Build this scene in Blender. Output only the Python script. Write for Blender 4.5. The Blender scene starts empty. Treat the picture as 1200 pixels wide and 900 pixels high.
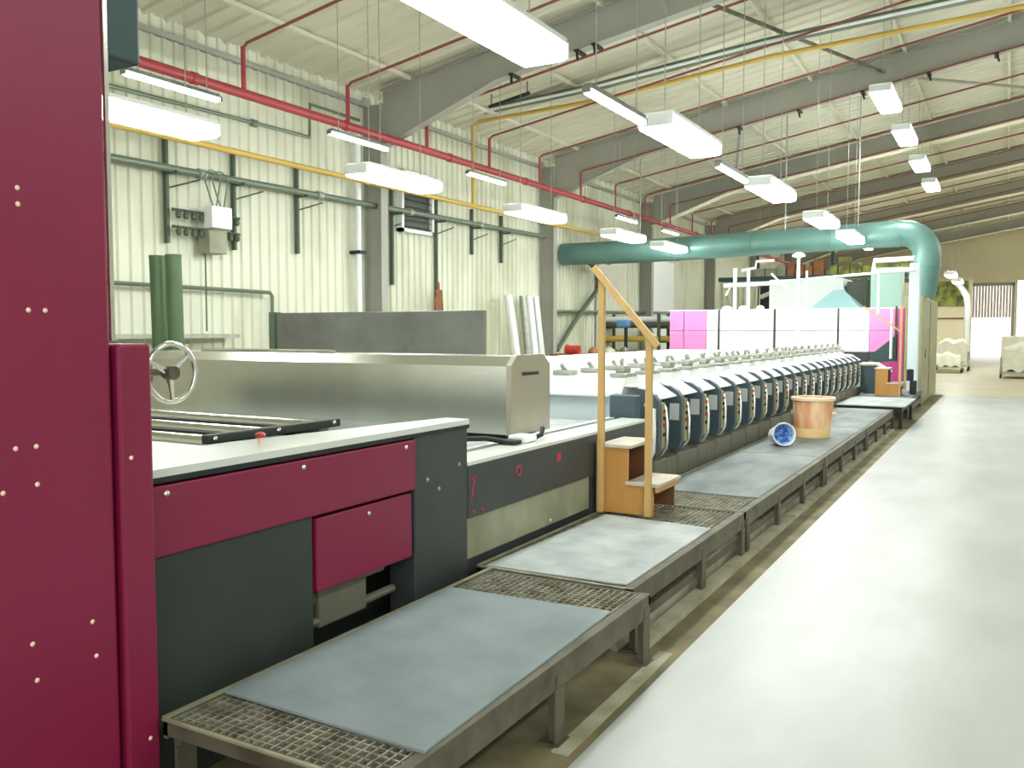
import bpy, bmesh, math, random
from mathutils import Vector, Matrix
random.seed(7)
SC = bpy.context.scene
COL = SC.collection
PI = math.pi

# ------------------------------------------------------------------ materials
def mat(name, col, rough=0.5, metal=0.0, var=0.0, vscale=6.0, col2=None, bump=0.0, bscale=40.0,
        emit=None, estr=0.0, stretch=(1, 1, 1), thresh=None, spec=0.5, trans=0.0):
    m = bpy.data.materials.new(name); m.use_nodes = True
    nt = m.node_tree; b = nt.nodes['Principled BSDF']
    b.inputs['Base Color'].default_value = (*col, 1)
    b.inputs['Roughness'].default_value = rough
    b.inputs['Metallic'].default_value = metal
    b.inputs['Specular IOR Level'].default_value = spec
    if trans: b.inputs['Transmission Weight'].default_value = trans
    if emit:
        b.inputs['Emission Color'].default_value = (*emit, 1)
        b.inputs['Emission Strength'].default_value = estr
    if var or col2 or bump:
        tc = nt.nodes.new('ShaderNodeTexCoord'); mp = nt.nodes.new('ShaderNodeMapping')
        mp.inputs['Scale'].default_value = stretch
        nt.links.new(tc.outputs['Object'], mp.inputs['Vector'])
    if var or col2:
        n = nt.nodes.new('ShaderNodeTexNoise'); n.inputs['Scale'].default_value = vscale
        n.inputs['Detail'].default_value = 5
        nt.links.new(mp.outputs[0], n.inputs['Vector'])
        r = nt.nodes.new('ShaderNodeValToRGB')
        lo, hi = thresh or (0.3, 0.7)
        r.color_ramp.elements[0].position = lo; r.color_ramp.elements[1].position = hi
        c2 = col2 or tuple(max(0, c*(1-var)) for c in col)
        r.color_ramp.elements[0].color = (*c2, 1); r.color_ramp.elements[1].color = (*col, 1)
        nt.links.new(n.outputs['Fac'], r.inputs['Fac'])
        nt.links.new(r.outputs['Color'], b.inputs['Base Color'])
    if bump:
        n2 = nt.nodes.new('ShaderNodeTexNoise'); n2.inputs['Scale'].default_value = bscale
        nt.links.new(mp.outputs[0], n2.inputs['Vector'])
        bp = nt.nodes.new('ShaderNodeBump'); bp.inputs['Strength'].default_value = bump
        bp.inputs['Distance'].default_value = 0.01
        nt.links.new(n2.outputs['Fac'], bp.inputs['Height'])
        nt.links.new(bp.outputs['Normal'], b.inputs['Normal'])
    return m

M = dict(
    magenta=mat('magenta_paint', (.22, .008, .05), .42, var=.10, vscale=2),
    magenta_l=mat('magenta_panel', (.50, .05, .24), .45),
    pink=mat('pink_panel', (.84, .26, .58), .5),
    charcoal=mat('charcoal_paint', (.045, .052, .054), .45, var=.25, vscale=3),
    charcoal_g=mat('charcoal_green_paint', (.034, .044, .038), .5, var=.25, vscale=3),
    black=mat('black_rubber', (.012, .013, .014), .6),
    teal_dark=mat('dark_teal_paint', (.03, .065, .07), .5),
    slate=mat('slate_blue_plastic', (.068, .103, .125), .42, var=.15, vscale=8),
    white=mat('white_enamel', (.80, .83, .82), .35),
    whiteb=mat('pale_blue_enamel', (.62, .72, .76), .35),
    offwhite=mat('offwhite_metal', (.74, .77, .74), .3, metal=.25, var=.08, vscale=4),
    steel=mat('brushed_stainless', (.68, .68, .60), .24, metal=.95, var=.12, vscale=3, stretch=(1, 1, .12), bump=.03, bscale=60),
    steel_end=mat('brushed_end_plate', (.50, .47, .39), .38, metal=.85, var=.08, vscale=5),
    chrome=mat('polished_metal', (.78, .78, .74), .18, metal=1),
    galv=mat('galvanised_steel', (.42, .44, .38), .5, metal=.6, var=.25, vscale=12),
    rusty=mat('rusty_galvanised_beam', (.14, .13, .09), .6, metal=.35, col2=(.06, .045, .03), vscale=5, thresh=(.25, .55)),
    grate=mat('grating_steel', (.38, .37, .29), .55, metal=.45, col2=(.16, .14, .09), vscale=14, thresh=(.3, .6)),
    grate_l=mat('grating_steel_edge', (.42, .42, .28), .5, metal=.4, var=.3, vscale=10),
    mat_blue=mat('worn_blue_grey_rubber', (.25, .30, .31), .62, col2=(.17, .215, .225), vscale=3.2, bump=.15, bscale=90, thresh=(.3, .68)),
    mat_pale=mat('worn_pale_rubber', (.48, .51, .50), .6, col2=(.28, .32, .32), vscale=4, bump=.15, bscale=90),
    plate=mat('dusty_deck_plate', (.23, .27, .26), .6, col2=(.075, .085, .09), vscale=3.0, bump=.1, bscale=60, stretch=(1, .35, 1)),
    wood=mat('varnished_plywood', (.58, .29, .075), .42, var=.25, vscale=4, stretch=(1, 1, .1)),
    wood_l=mat('varnished_timber_rail', (.62, .40, .15), .4, var=.25, vscale=5, stretch=(1, 1, .1)),
    wood_d=mat('dark_shaded_plywood', (.20, .085, .03), .6, var=.2),  # bench wood; also paints the shade inside the wooden stairs
    tread=mat('worn_pale_tread', (.62, .56, .46), .5, var=.25, vscale=6),
    cream=mat('cream_panel', (.33, .34, .24), .55, col2=(.21, .215, .14), vscale=3.5),
    cabinet=mat('olive_cabinet', (.17, .165, .12), .5, var=.2, vscale=6),
    olive=mat('olive_sheet', (.34, .33, .18), .5, var=.2, vscale=3, metal=.2),
    red=mat('red_plastic', (.42, .03, .025), .35),
    redpaint=mat('red_marks', (.42, .03, .06), .5),
    redpipe=mat('red_pipe_paint', (.33, .035, .045), .42),
    redpipe_s=mat('dull_red_pipe_paint', (.22, .06, .045), .5),
    yellow=mat('yellow_pipe_paint', (.60, .40, .08), .45),
    green_p=mat('dark_green_tube', (.075, .14, .055), .5, var=.4, vscale=6, stretch=(1, 1, .2)),
    wallpipe=mat('grey_green_pipe', (.16, .20, .15), .4, metal=.3),
    bracket=mat('green_bracket', (.07, .10, .065), .5),
    duct=mat('teal_duct', (.13, .26, .23), .38, metal=.25, var=.15, vscale=2),
    beam=mat('grey_roof_steel', (.36, .355, .305), .55, var=.12, vscale=1.2),
    beam_lit=mat('painted_light_flange', (.80, .76, .60), .5),  # pale colour paints lamp light onto the far rafter flanges
    wall=mat('cream_wall_sheet', (.70, .71, .58), .48, col2=(.50, .51, .37), vscale=1.1, thresh=(.3, .55), stretch=(1, 1, .35)),
    wall_tan=mat('tan_wall_sheet', (.80, .72, .50), .5, var=.12, vscale=.6),
    roof=mat('roof_sheet', (.66, .63, .50), .55, var=.10, vscale=.7),
    floor=mat('pale_painted_floor', (.49, .51, .495), .36, col2=(.385, .40, .375), vscale=1.6, thresh=(.3, .7), stretch=(1.3, .5, 1)),
    floor_y=mat('yellowish_concrete', (.60, .54, .38), .4, var=.2, vscale=1.1),
    dirt=mat('dirty_concrete', (.24, .205, .11), .8, col2=(.10, .085, .04), vscale=3, bump=.25, bscale=30),
    curb=mat('worn_concrete_curb', (.46, .44, .34), .7, col2=(.26, .24, .15), vscale=5),
    lamp=mat('lit_diffuser', (.9, .95, 1), .4, emit=(.95, 1.0, .96), estr=26),
    lamp_s=mat('lit_tube', (.9, .95, 1), .4, emit=(.95, 1.0, .97), estr=13),
    tub=mat('stained_tub', (.86, .60, .38), .4, col2=(.66, .27, .10), vscale=7, thresh=(.38, .66), stretch=(1, 1, .35)),
    tub_l=mat('tub_rim', (.85, .66, .48), .4),
    blue=mat('blue_paint', (.03, .09, .42), .4, col2=(.25, .48, .75), vscale=22, thresh=(.4, .55)),
    blue_s=mat('blue_plastic', (.10, .25, .45), .4),
    paper=mat('paper_label', (.66, .68, .66), .6, var=.08, vscale=30),
    strip=mat('olive_control_strip', (.30, .29, .12), .5),
    greyboard=mat('grey_board', (.17, .18, .155), .4, metal=.3, var=.35, vscale=2.5),
    cloth=mat('cream_cloth', (.75, .73, .60), .8, var=.15, vscale=5),
    cloth_g=mat('green_cream_curtain', (.50, .50, .28), .8, col2=(.62, .62, .52), vscale=9, stretch=(6, 6, .2)),
    brown=mat('brown_cartons', (.33, .13, .05), .7, var=.4, vscale=6),
    glass_g=mat('greenish_panel', (.35, .52, .44), .35),
    curtain=mat('pale_pink_door_slats', (.70, .58, .50), .5),
    louvre=mat('dark_louvre', (.07, .08, .06), .5),
    foliage=mat('green_brown_stacks', (.30, .36, .06), .7, col2=(.12, .10, .05), vscale=3, thresh=(.4, .6)),
)

# ------------------------------------------------------------------ mesh builder
class MB:
    def __init__(s): s.bm = bmesh.new()
    def box(s, x0, x1, y0, y1, z0, z1):
        v = [s.bm.verts.new(p) for p in ((x0,y0,z0),(x1,y0,z0),(x1,y1,z0),(x0,y1,z0),(x0,y0,z1),(x1,y0,z1),(x1,y1,z1),(x0,y1,z1))]
        for f in ((0,3,2,1),(4,5,6,7),(0,1,5,4),(1,2,6,5),(2,3,7,6),(3,0,4,7)): s.bm.faces.new([v[i] for i in f])
        return s
    def bbox(s, x0, x1, y0, y1, z0, z1, b=.01, seg=2):     # bevelled box
        t = bmesh.new(); bmesh.ops.create_cube(t, size=1)
        for v in t.verts: v.co = Vector((x0+(v.co.x+.5)*(x1-x0), y0+(v.co.y+.5)*(y1-y0), z0+(v.co.z+.5)*(z1-z0)))
        bmesh.ops.bevel(t, geom=t.edges[:], offset=b, segments=seg, affect='EDGES', profile=.5)
        s.merge(t); return s
    def merge(s, t):
        me = bpy.data.meshes.new('t'); t.to_mesh(me); s.bm.from_mesh(me); bpy.data.meshes.remove(me); t.free()
    def prism(s, pts, axis, a, b):                         # pts 2-D, extruded along axis from a to b
        def P(p, t):
            return {'x': (t, p[0], p[1]), 'y': (p[0], t, p[1]), 'z': (p[0], p[1], t)}[axis]
        A = [s.bm.verts.new(P(p, a)) for p in pts]; B = [s.bm.verts.new(P(p, b)) for p in pts]
        n = len(pts); s.bm.faces.new(A[::-1]); s.bm.faces.new(B)
        for i in range(n): s.bm.faces.new((A[i], A[(i+1) % n], B[(i+1) % n], B[i]))
        return s
    def tube(s, path, r, n=10, closed=False, r2=None):
        path = [Vector(p) for p in path]; m = len(path); rings = []
        up = None
        for i, p in enumerate(path):
            if closed: d = path[(i+1) % m] - path[i-1]
            else: d = path[min(i+1, m-1)] - path[max(i-1, 0)]
            d.normalize()
            if up is None:
                up = Vector((0, 0, 1)) if abs(d.z) < .9 else Vector((1, 0, 0))
            a = d.cross(up)
            if a.length < 1e-4: a = d.orthogonal()
            a.normalize(); b = a.cross(d).normalized(); up = b
            rr = r if r2 is None else r + (r2-r)*i/(m-1)
            rings.append([s.bm.verts.new(p + a*rr*math.cos(2*PI*k/n) + b*rr*math.sin(2*PI*k/n)) for k in range(n)])
        for i in range(m if closed else m-1):
            R, S = rings[i], rings[(i+1) % m]
            for k in range(n): s.bm.faces.new((R[k], S[k], S[(k+1) % n], R[(k+1) % n]))
        if not closed:
            s.bm.faces.new(rings[0]); s.bm.faces.new(rings[-1][::-1])
        return s
    def lathe(s, prof, c, n=28, cap=True):                 # prof: (r, z) bottom to top, z axis through c
        rings = [[s.bm.verts.new((c[0]+r*math.cos(2*PI*k/n), c[1]+r*math.sin(2*PI*k/n), c[2]+z)) for k in range(n)] for r, z in prof]
        for R, S in zip(rings, rings[1:]):
            for k in range(n): s.bm.faces.new((R[k], R[(k+1) % n], S[(k+1) % n], S[k]))
        if cap: s.bm.faces.new(rings[0][::-1]); s.bm.faces.new(rings[-1])
        return s
    def build(s, name, m, parent=None, smooth=False, origin=None):
        bmesh.ops.recalc_face_normals(s.bm, faces=s.bm.faces)
        o = Vector((0, 0, 0))
        L = Vector(parent.get('_w', (0, 0, 0))) if parent else o
        W = Vector(origin) if origin is not None else (L if parent else o)
        for v in s.bm.verts: v.co -= W
        me = bpy.data.meshes.new(name); s.bm.to_mesh(me); s.bm.free()
        if smooth:
            for p in me.polygons: p.use_smooth = True
            try: me.set_sharp_from_angle(angle=math.radians(38))
            except Exception: pass
        me.materials.append(M[m] if isinstance(m, str) else m)
        ob = bpy.data.objects.new(name, me); COL.objects.link(ob)
        ob['_w'] = tuple(W)
        if parent: ob.parent = parent; ob.location = W - L
        else: ob.location = W
        return ob

def tag(o, label, cat, group=None, kind=None):
    o['label'] = label; o['category'] = cat
    if group: o['group'] = group
    if kind: o['kind'] = kind
    return o
def thing(name, loc, label, cat, group=None):
    o = bpy.data.objects.new(name, None); COL.objects.link(o); o.location = loc; o['_w'] = tuple(loc)
    o.empty_display_size = .1
    return tag(o, label, cat, group)
def struct(o): o['kind'] = 'structure'; return o
def copy_tree(o, parent=None):
    c = o.copy(); COL.objects.link(c)
    if parent: c.parent = parent
    for ch in list(o.children): copy_tree(ch, c)
    return c
def place(o, loc, label=None):
    o.location = loc
    if label: o['label'] = label
    return o
ORD = ['first', 'second', 'third', 'fourth', 'fifth', 'sixth', 'seventh', 'eighth', 'ninth', 'tenth', 'eleventh', 'twelfth',
       'thirteenth', 'fourteenth', 'fifteenth', 'sixteenth', 'seventeenth', 'eighteenth', 'nineteenth', 'twentieth']
def arc(c, r, a0, a1, n, plane='xz'):
    out = []
    for i in range(n+1):
        t = math.radians(a0 + (a1-a0)*i/n); u, w = r*math.cos(t), r*math.sin(t)
        out.append({'xz': (c[0]+u, c[1], c[2]+w), 'yz': (c[0], c[1]+u, c[2]+w), 'xy': (c[0]+u, c[1]+w, c[2])}[plane])
    return out

WX = -10.5                                   # left wall
RS = .168
def roofz(x): return 6.0 + RS*(x - WX) if x < 9.5 else 6.0 + RS*(9.5-WX) - RS*(x-9.5)

# ------------------------------------------------------------------ the room
mb = MB(); mb.box(-1.36, 14, -8, 24.5, -.2, 0); struct(mb.build('floor', 'floor'))
mb = MB(); mb.box(-14, 14, 24.5, 62, -.2, 0); struct(mb.build('floor', 'floor_y'))
mb = MB(); mb.box(-14, -1.36, -8, 24.5, -.2, -.004); struct(mb.build('floor', 'dirt'))
# low worn curb under the rear platforms
mb = MB()
mb.box(-1.47, -1.40, 2.9, 4.1, -.004, .002)
mb.box(-1.62, -1.53, 4.1, 15.2, -.004, .03)
mb.box(-1.70, -1.66, 4.0, 15.2, -.004, .12); struct(mb.build('trim_1', 'curb'))

def corrugated(p0, d, length, z0, z1, nrm, pitch=.2, depth=.035):
    """vertical trapezoid sheet: from p0 along unit d; the ribs stand proud along nrm."""
    bm = MB(); prof = []
    t = 0
    while t < length:
        for u, w in ((0, 0), (.11, 0), (.13, 1), (.18, 1)):
            if t+u <= length: prof.append((t+u, w*depth))
        t += pitch
    prof.append((length, 0))
    lo = [bm.bm.verts.new((p0[0]+d[0]*a+nrm[0]*b, p0[1]+d[1]*a+nrm[1]*b, z0)) for a, b in prof]
    hi = [bm.bm.verts.new((p0[0]+d[0]*a+nrm[0]*b, p0[1]+d[1]*a+nrm[1]*b, z1)) for a, b in prof]
    for i in range(len(prof)-1): bm.bm.faces.new((lo[i], lo[i+1], hi[i+1], hi[i]))
    back = .08
    q = [(p0[0]-nrm[0]*back, p0[1]-nrm[1]*back), (p0[0]+d[0]*length-nrm[0]*back, p0[1]+d[1]*length-nrm[1]*back)]
    a = bm.bm.verts.new((*q[0], z0)); b = bm.bm.verts.new((*q[1], z0)); c = bm.bm.verts.new((*q[1], z1)); e = bm.bm.verts.new((*q[0], z1))
    bm.bm.faces.new((a, b, c, e)); return bm
struct(corrugated((WX, -8), (0, 1), 70, -.02, 6.02, (1, 0)).build('wall_left', 'wall'))
mb = MB(); mb.box(WX, WX+.09, -8, 62, 5.72, 5.80); struct(mb.build('trim_2', 'beam'))
mb = MB(); mb.box(14, 14.2, -8, 62, 0, 9); struct(mb.build('wall_right', 'wall'))
# far wall with its two open doorways
mb = MB(); mb.box(WX, -2.15, 62, 62.2, 0, 9.2); mb.box(-2.15, .15, 62, 62.2, 4.4, 9.2); mb.box(.15, .45, 62, 62.2, 0, 9.2)
mb.box(.45, 4.0, 62, 62.2, 4.7, 9.2); mb.box(4.0, 14, 62, 62.2, 0, 9.2); struct(mb.build('wall_far', 'wall_tan'))
mb = MB()
for i in range(14): mb.box(-2.15+i*.165, -2.15+i*.165+.14, 61.92+(i % 2)*.02, 61.97+(i % 2)*.02, 2.45, 4.42)
struct(mb.build('door_1', 'curtain'))
mb = MB(); mb.box(-2.3, -2.15, 61.9, 62, 0, 4.55); mb.box(.15, .3, 61.9, 62, 0, 4.55); mb.box(-2.3, .3, 61.9, 62, 4.42, 4.6)
struct(mb.build('trim_3', 'beam'))
# roof sheets
bm = MB()
def roof_sheet(x0, x1):
    prof = []; t = -8
    while t < 62.2:
        for u, w in ((0, 0), (.25, 0), (.28, -.04), (.34, -.04)): prof.append((t+u, w))
        t += .37
    A = [bm.bm.verts.new((x0, y, roofz(x0)+w)) for y, w in prof]; B = [bm.bm.verts.new((x1, y, roofz(x1)+w)) for y, w in prof]
    for i in range(len(prof)-1): bm.bm.faces.new((A[i], B[i], B[i+1], A[i+1]))
    for x, nx in ((x0, x1),):
        a = bm.bm.verts.new((x, -8, roofz(x)+.15)); b = bm.bm.verts.new((nx, -8, roofz(nx)+.15))
        c = bm.bm.verts.new((nx, 62.2, roofz(nx)+.15)); d = bm.bm.verts.new((x, 62.2, roofz(x)+.15)); bm.bm.faces.new((a, b, c, d))
roof_sheet(WX-.1, 9.5); roof_sheet(9.5, 14.2)
struct(bm.build('ceiling', 'roof'))
# roof purlins and portal frames
mb = MB()
for k in range(11):
    x = WX + 1.1 + k*1.85
    z = roofz(x) - .05
    mb.box(x-.03, x+.03, -8, 62, z-.07, z)
struct(mb.build('trim_4', 'roof'))
for i, y in enumerate((6, 13, 20, 27, 34, 41, 48, 55)):
    mb = MB(); w = .012
    def rz(x, d): return roofz(x) - d
    top = .11
    # web with haunch at the eaves
    pts = [(WX+.45, rz(WX+.45, top)), (9.5, rz(9.5, top)), (9.5, rz(9.5, top)-.54), (-7.6, rz(-7.6, top)-.54), (WX+.45, rz(WX+.45, top)-1.0)]
    mb.prism(pts, 'y', y-w, y+w)
    struct(mb.build('rafter_web', 'beam')).name = 'trim_rafter_web'
    mb = MB()
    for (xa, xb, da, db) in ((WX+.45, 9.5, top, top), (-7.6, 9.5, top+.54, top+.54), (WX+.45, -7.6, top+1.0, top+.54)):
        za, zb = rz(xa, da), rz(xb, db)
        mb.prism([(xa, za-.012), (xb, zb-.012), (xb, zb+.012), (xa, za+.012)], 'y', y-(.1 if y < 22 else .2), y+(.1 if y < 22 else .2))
    struct(mb.build('trim_rafter_flange', 'beam' if y < 22 else 'beam_lit'))  # far flanges wider and paler, imitating lamplit undersides
    mb = MB(); mb.box(WX+.05, WX+.07, y-.1, y+.1, 0, 5.9); mb.box(WX+.43, WX+.45, y-.1, y+.1, 0, 5.75); mb.box(WX+.07, WX+.43, y-.008, y+.008, 0, 5.75)
    struct(mb.build('trim_column', 'beam'))
# tidy names for the setting
n = 5
for o in [o for o in COL.objects if o.name.startswith('trim_rafter') or o.name.startswith('trim_column')]:
    o.name = 'trim_%d' % n; n += 1

# ------------------------------------------------------------------ lamps
def lamp(big, label, cat='lamp'):
    t = thing('tube_lamp', (0, 0, 0), label, cat, None)
    L, w, h = (.80, .18, .12) if big else (.62, .035, .045)  # big diffusers are oversized to imitate the bloom around the lamps
    m = MB(); m.bbox(-w, w, -L, L, -h, 0, .03 if big else .012); m.build('diffuser', 'lamp' if big else 'lamp_s', t, smooth=True)
    m = MB(); m.bbox(-w*1.02, w*1.02, -L+.01, L-.01, 0, .045, .008)
    m.bbox(-w, w, -L-.03, -L, -h*.8, .02, .005); m.bbox(-w, w, L, L+.03, -h*.8, .02, .005)
    m.build('housing', 'offwhite' if big else 'greyboard', t)
    return t
def hang(t, x, y, z, L=.55):
    for s in (-1, 1):
        m = MB(); m.tube([(0, s*L, .04), (0, s*L, roofz(x)-.055-z)], .006, 5)
        o = m.build('suspension_wire', 'galv', None); o.parent = t
big0 = lamp(True, ''); small0 = lamp(False, '')
used = {True: False, False: False}
def put_lamp(big, x, y, z, label, group):
    src = big0 if big else small0
    # copy before wires are attached to the source
    c = src.copy(); COL.objects.link(c)
    for ch in protos[big]:
        d = ch.copy(); COL.objects.link(d); d.parent = c
    c.location = (x, y, z); c['label'] = label; c['group'] = group
    hang(c, x, y, z, .55 if big else .45)
protos = {True: list(big0.children), False: list(small0.children)}
gA, gB, gC = 'bright lamps in the row near the left wall', 'bright lamps in the row over the machine', 'bright lamps in the far row over the aisle'
LA = [5.4, 9.3, 13.2, 17.1, 19.9]
tA = ['nearest bright lamp of the row by the left wall, partly behind the magenta cabinet',
      'bright lamp above the stainless hood, second in the row by the left wall',
      'bright lamp below the red main, third in the row by the left wall',
      'bright lamp over the duct\'s left part, fourth in the row by the left wall',
      'farthest bright lamp of the row by the left wall, against the teal duct']
for y, t in zip(LA, tA): put_lamp(True, -7.0, y, 3.62, t, gA)
LB = [5.0, 8.9, 12.85, 16.75, 20.1]
tB = ['largest and nearest bright lamp, cut by the top edge of the picture',
      'bright lamp below the second dark rafter, second in the row over the machine',
      'bright round-looking lamp, third in the row over the machine',
      'bright lamp just above the teal duct, fourth in the row over the machine',
      'bright lamp in front of the teal duct near its elbow, fifth over the machine']
for y, t in zip(LB, tB): put_lamp(True, -3.0, y, 3.66, t, gB)
for i, y in enumerate((17.0, 20.3, 23.9, 27.5)):
    put_lamp(True, -2.0, y, 5.75, '%s lamp counting down the steep high row at upper right' % ORD[i], gC)
for i, y in enumerate((36.5, 41.5)):
    put_lamp(True, -1.9, y, 3.75, '%s small far lamp to the right of the teal duct elbow' % ('nearer' if i == 0 else 'farther'), gC)
for y in (27, 33, 39, 45, 51, 57):  # unseen row added to brighten the far end of the hall
    put_lamp(True, 8.0, y, 5.6, 'added tube lamp in the far right bay, outside the picture', 'added lamps in the far right bay')
for i, y in enumerate((-4, 0.5, 5, 9.5, 14, 18.5, 23, 28, 33, 38, 43, 48, 53, 58)):  # out of view; the farther ones added to brighten the far bay
    put_lamp(True, 3.2, y, 5.2, 'tube lamp over the open aisle, outside the picture on the right', 'lamps over the open aisle')
for y, z in ((27, 4.15), (34, 4.8), (41, 5.4), (49, 6.0)):  # added lamps, kept out of sight behind the duct, brightening the far bay
    put_lamp(True, -6.5, y, z, 'added tube lamp in the far left bay hidden behind the teal duct', 'added lamps in the far bay')
tS = ['thin fluorescent lamp at upper left just under the red main, nearest of its row',
      'thin dim fluorescent lamp under the red main above the second bright lamp',
      'thin fluorescent lamp touching the red main above the third bright lamp',
      'thin fluorescent lamp just above the left part of the teal duct',
      'thin fluorescent lamp above the teal duct, farthest of its row']
for y, t in zip((6.65, 9.8, 13.25, 19.7, 22.8), tS): put_lamp(False, -8.0, y, 4.28, t, 'thin lamps beside the red main')
for y, t in zip((7.15, 10.8), ('thin fluorescent lamp between the two nearest bright lamps over the machine', 'thin fluorescent lamp between the second and third bright lamps over the machine')):
    put_lamp(False, -3.0, y, 3.55, t, 'thin lamps over the machine')
for s in (big0, small0):
    for ch in list(s.children): bpy.data.objects.remove(ch)
    bpy.data.objects.remove(s)

# ------------------------------------------------------------------ pipes
t = thing('sprinkler_pipework', (-9.3, 3, 4.88), 'red sprinkler pipework with a thick main and thin branches under the roof', 'pipe')
m = MB(); m.tube([(-9.3, 3, 4.88), (-9.3, 46, 4.88)], .068, 14)
for k in range(14): m.tube([(-9.3, 5+3*k, 4.88), (-9.3, 5.09+3*k, 4.88)], .082, 12)
m.build('main_pipe', 'redpipe', t, smooth=True)
for k in range(17):
    y = 8.9 + 2.2*k; z = 5.52; r = .033 if k < 4 else .024
    m = MB(); m.tube([(-9.3, y, 4.9), (-9.3, y, z-.02), (-9.22, y, z+.04), (9.2, y, z+.04+RS*18.42)], .022, 8)
    m.build('branch_pipe', 'redpipe_s', t, smooth=True)
    m = MB(); m.tube([(-9.3, y, 4.92), (-9.3, y, z)], r, 8); m.build('riser_pipe', 'redpipe', t, smooth=True)
t = thing('gas_pipework', (-10, 7, 4.25), 'yellow gas pipe along the left wall that rises and crosses under the roof', 'pipe')
m = MB(); m.tube([(-10, 3, 4.22), (-10, 30, 4.32)], .045, 10); m.build('main_pipe', 'yellow', t, smooth=True)
m = MB(); m.tube([(-10, 16, 4.28), (-10, 16, 5.95), (-9.86, 16, 6.02), (-7, 16, 6.12), (-3.8, 16, 6.45), (2, 16, 6.72), (8, 16, 7.3)], .04, 10); m.build('crossing_pipe', 'yellow', t, smooth=True)
t = thing('cable_tray', (-9, 15.7, 6.1), 'grey cable tray with a white conduit crossing the hall beside the yellow pipe', 'cable tray')
m = MB(); pts = [(-9.6, 6.12), (-7, 6.28), (-3.8, 6.60), (2, 6.93), (8, 7.5)]
for (a, za), (b, zb) in zip(pts, pts[1:]):
    m.prism([(a, za), (b, zb), (b, zb+.07), (a, za+.07)], 'y', 15.62, 15.66)
    m.prism([(a, za), (b, zb), (b, zb+.012), (a, za+.012)], 'y', 15.66, 15.9)
m.build('tray', 'wallpipe', t)
m = MB(); m.tube([(a, 15.56, z-.03) for a, z in pts], .028, 8); m.build('conduit', 'white', t, smooth=True)
t = thing('wall_pipe', (-10.25, 5, 3.9), 'grey green pipe running along the left wall above the brackets', 'pipe')
m = MB(); m.tube([(-10.25, 4, 3.83), (-10.25, 19.8, 3.98)], .055, 12); m.build('pipe', 'wallpipe', t, smooth=True)
for y in (8.9, 11.4, 14, 16.6):
    m = MB(); m.tube([(-10.25, y, 3.83+.0095*(y-4)), (-10.25, y+.12, 3.83+.0095*(y-4))], .075, 12); m.build('coupling', 'galv', t, smooth=True)
t = thing('thin_red_pipe', (-10.3, 6, 5.0), 'thin dark pipe on the wall between the red main and the yellow pipe', 'pipe')
m = MB(); m.tube([(-10.3, 6, 4.78), (-10.3, 11.3, 4.85), (-10.3, 11.32, 5.4), (-10.3, 12.6, 5.4)], .03, 8); m.tube([(-10.3, 10, 4.83), (-10.3, 10.1, 4.83)], .06, 8)
m.build('pipe', 'wallpipe', t, smooth=True)
t = thing('downpipe', (-10.3, 12.55, 0), 'white vertical downpipe on the left wall beside the first steel column', 'pipe')
m = MB(); m.tube([(-10.3, 12.55, 0), (-10.3, 12.55, 5.2)], .055, 12); m.build('pipe', 'white', t, smooth=True)
m = MB(); m.box(-10.45, -10.2, 12.47, 12.66, 3.0, 3.06); m.box(-10.45, -10.2, 12.47, 12.66, 1.2, 1.26); m.build('clip', 'black', t)
t = thing('low_wall_pipe', (-10.32, 5, 2.25), 'thin dark pipe loop low on the left wall behind the green tubes', 'pipe')
m = MB(); m.tube([(-10.32, 4, 2.27), (-10.32, 10.35, 2.22), (-10.32, 10.4, 2.17), (-10.32, 10.4, .6)], .03, 8); m.build('pipe', 'wallpipe', t, smooth=True)
tag((lambda m: (m.box(-10.42, -10.2, 4.5, 9.6, 1.50, 1.56), m.build('wall_shelf', 'galv'))[1])(MB()), 'narrow metal shelf fixed low on the left wall behind the handwheel', 'shelf')
# hanging brackets
for i, (y, z0, z1, lab) in enumerate(((8.48, 2.85, 4.5, 'vertical dark bracket rail at the left end of the valve manifold'),
                                      (9.72, 2.85, 4.4, 'vertical dark bracket rail at the right end of the valve manifold'),
                                      (11.1, 2.9, 4.35, 'vertical dark bracket rail alone, right of the valve manifold'),
                                      (13.7, 2.5, 4.5, 'vertical dark rail left of the wall louvre'),
                                      (15.2, 2.0, 4.4, 'vertical dark rail right of the wall louvre'),
                                      (16.6, 3.3, 4.3, 'vertical dark rail under the third bright lamp'),
                                      (17.9, 3.2, 4.3, 'rightmost vertical dark rail before the second column'))):
    t = thing('bracket_rail', (-10.3, y, z0), lab, 'bracket', 'bracket rails on the left wall')
    m = MB(); m.bbox(-10.46, -10.38, y-.025, y+.025, z0, z1, .006); m.box(-10.46, -10.16, y-.02, y+.02, 3.79+.006*(y-5), 3.83+.006*(y-5)); m.build('rail', 'bracket', t)
    m = MB(); m.tube([(-10.4, y, 3.62), (-10.3, y+.5, 3.8)], .014, 6); m.build('brace', 'bracket', t)
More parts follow.
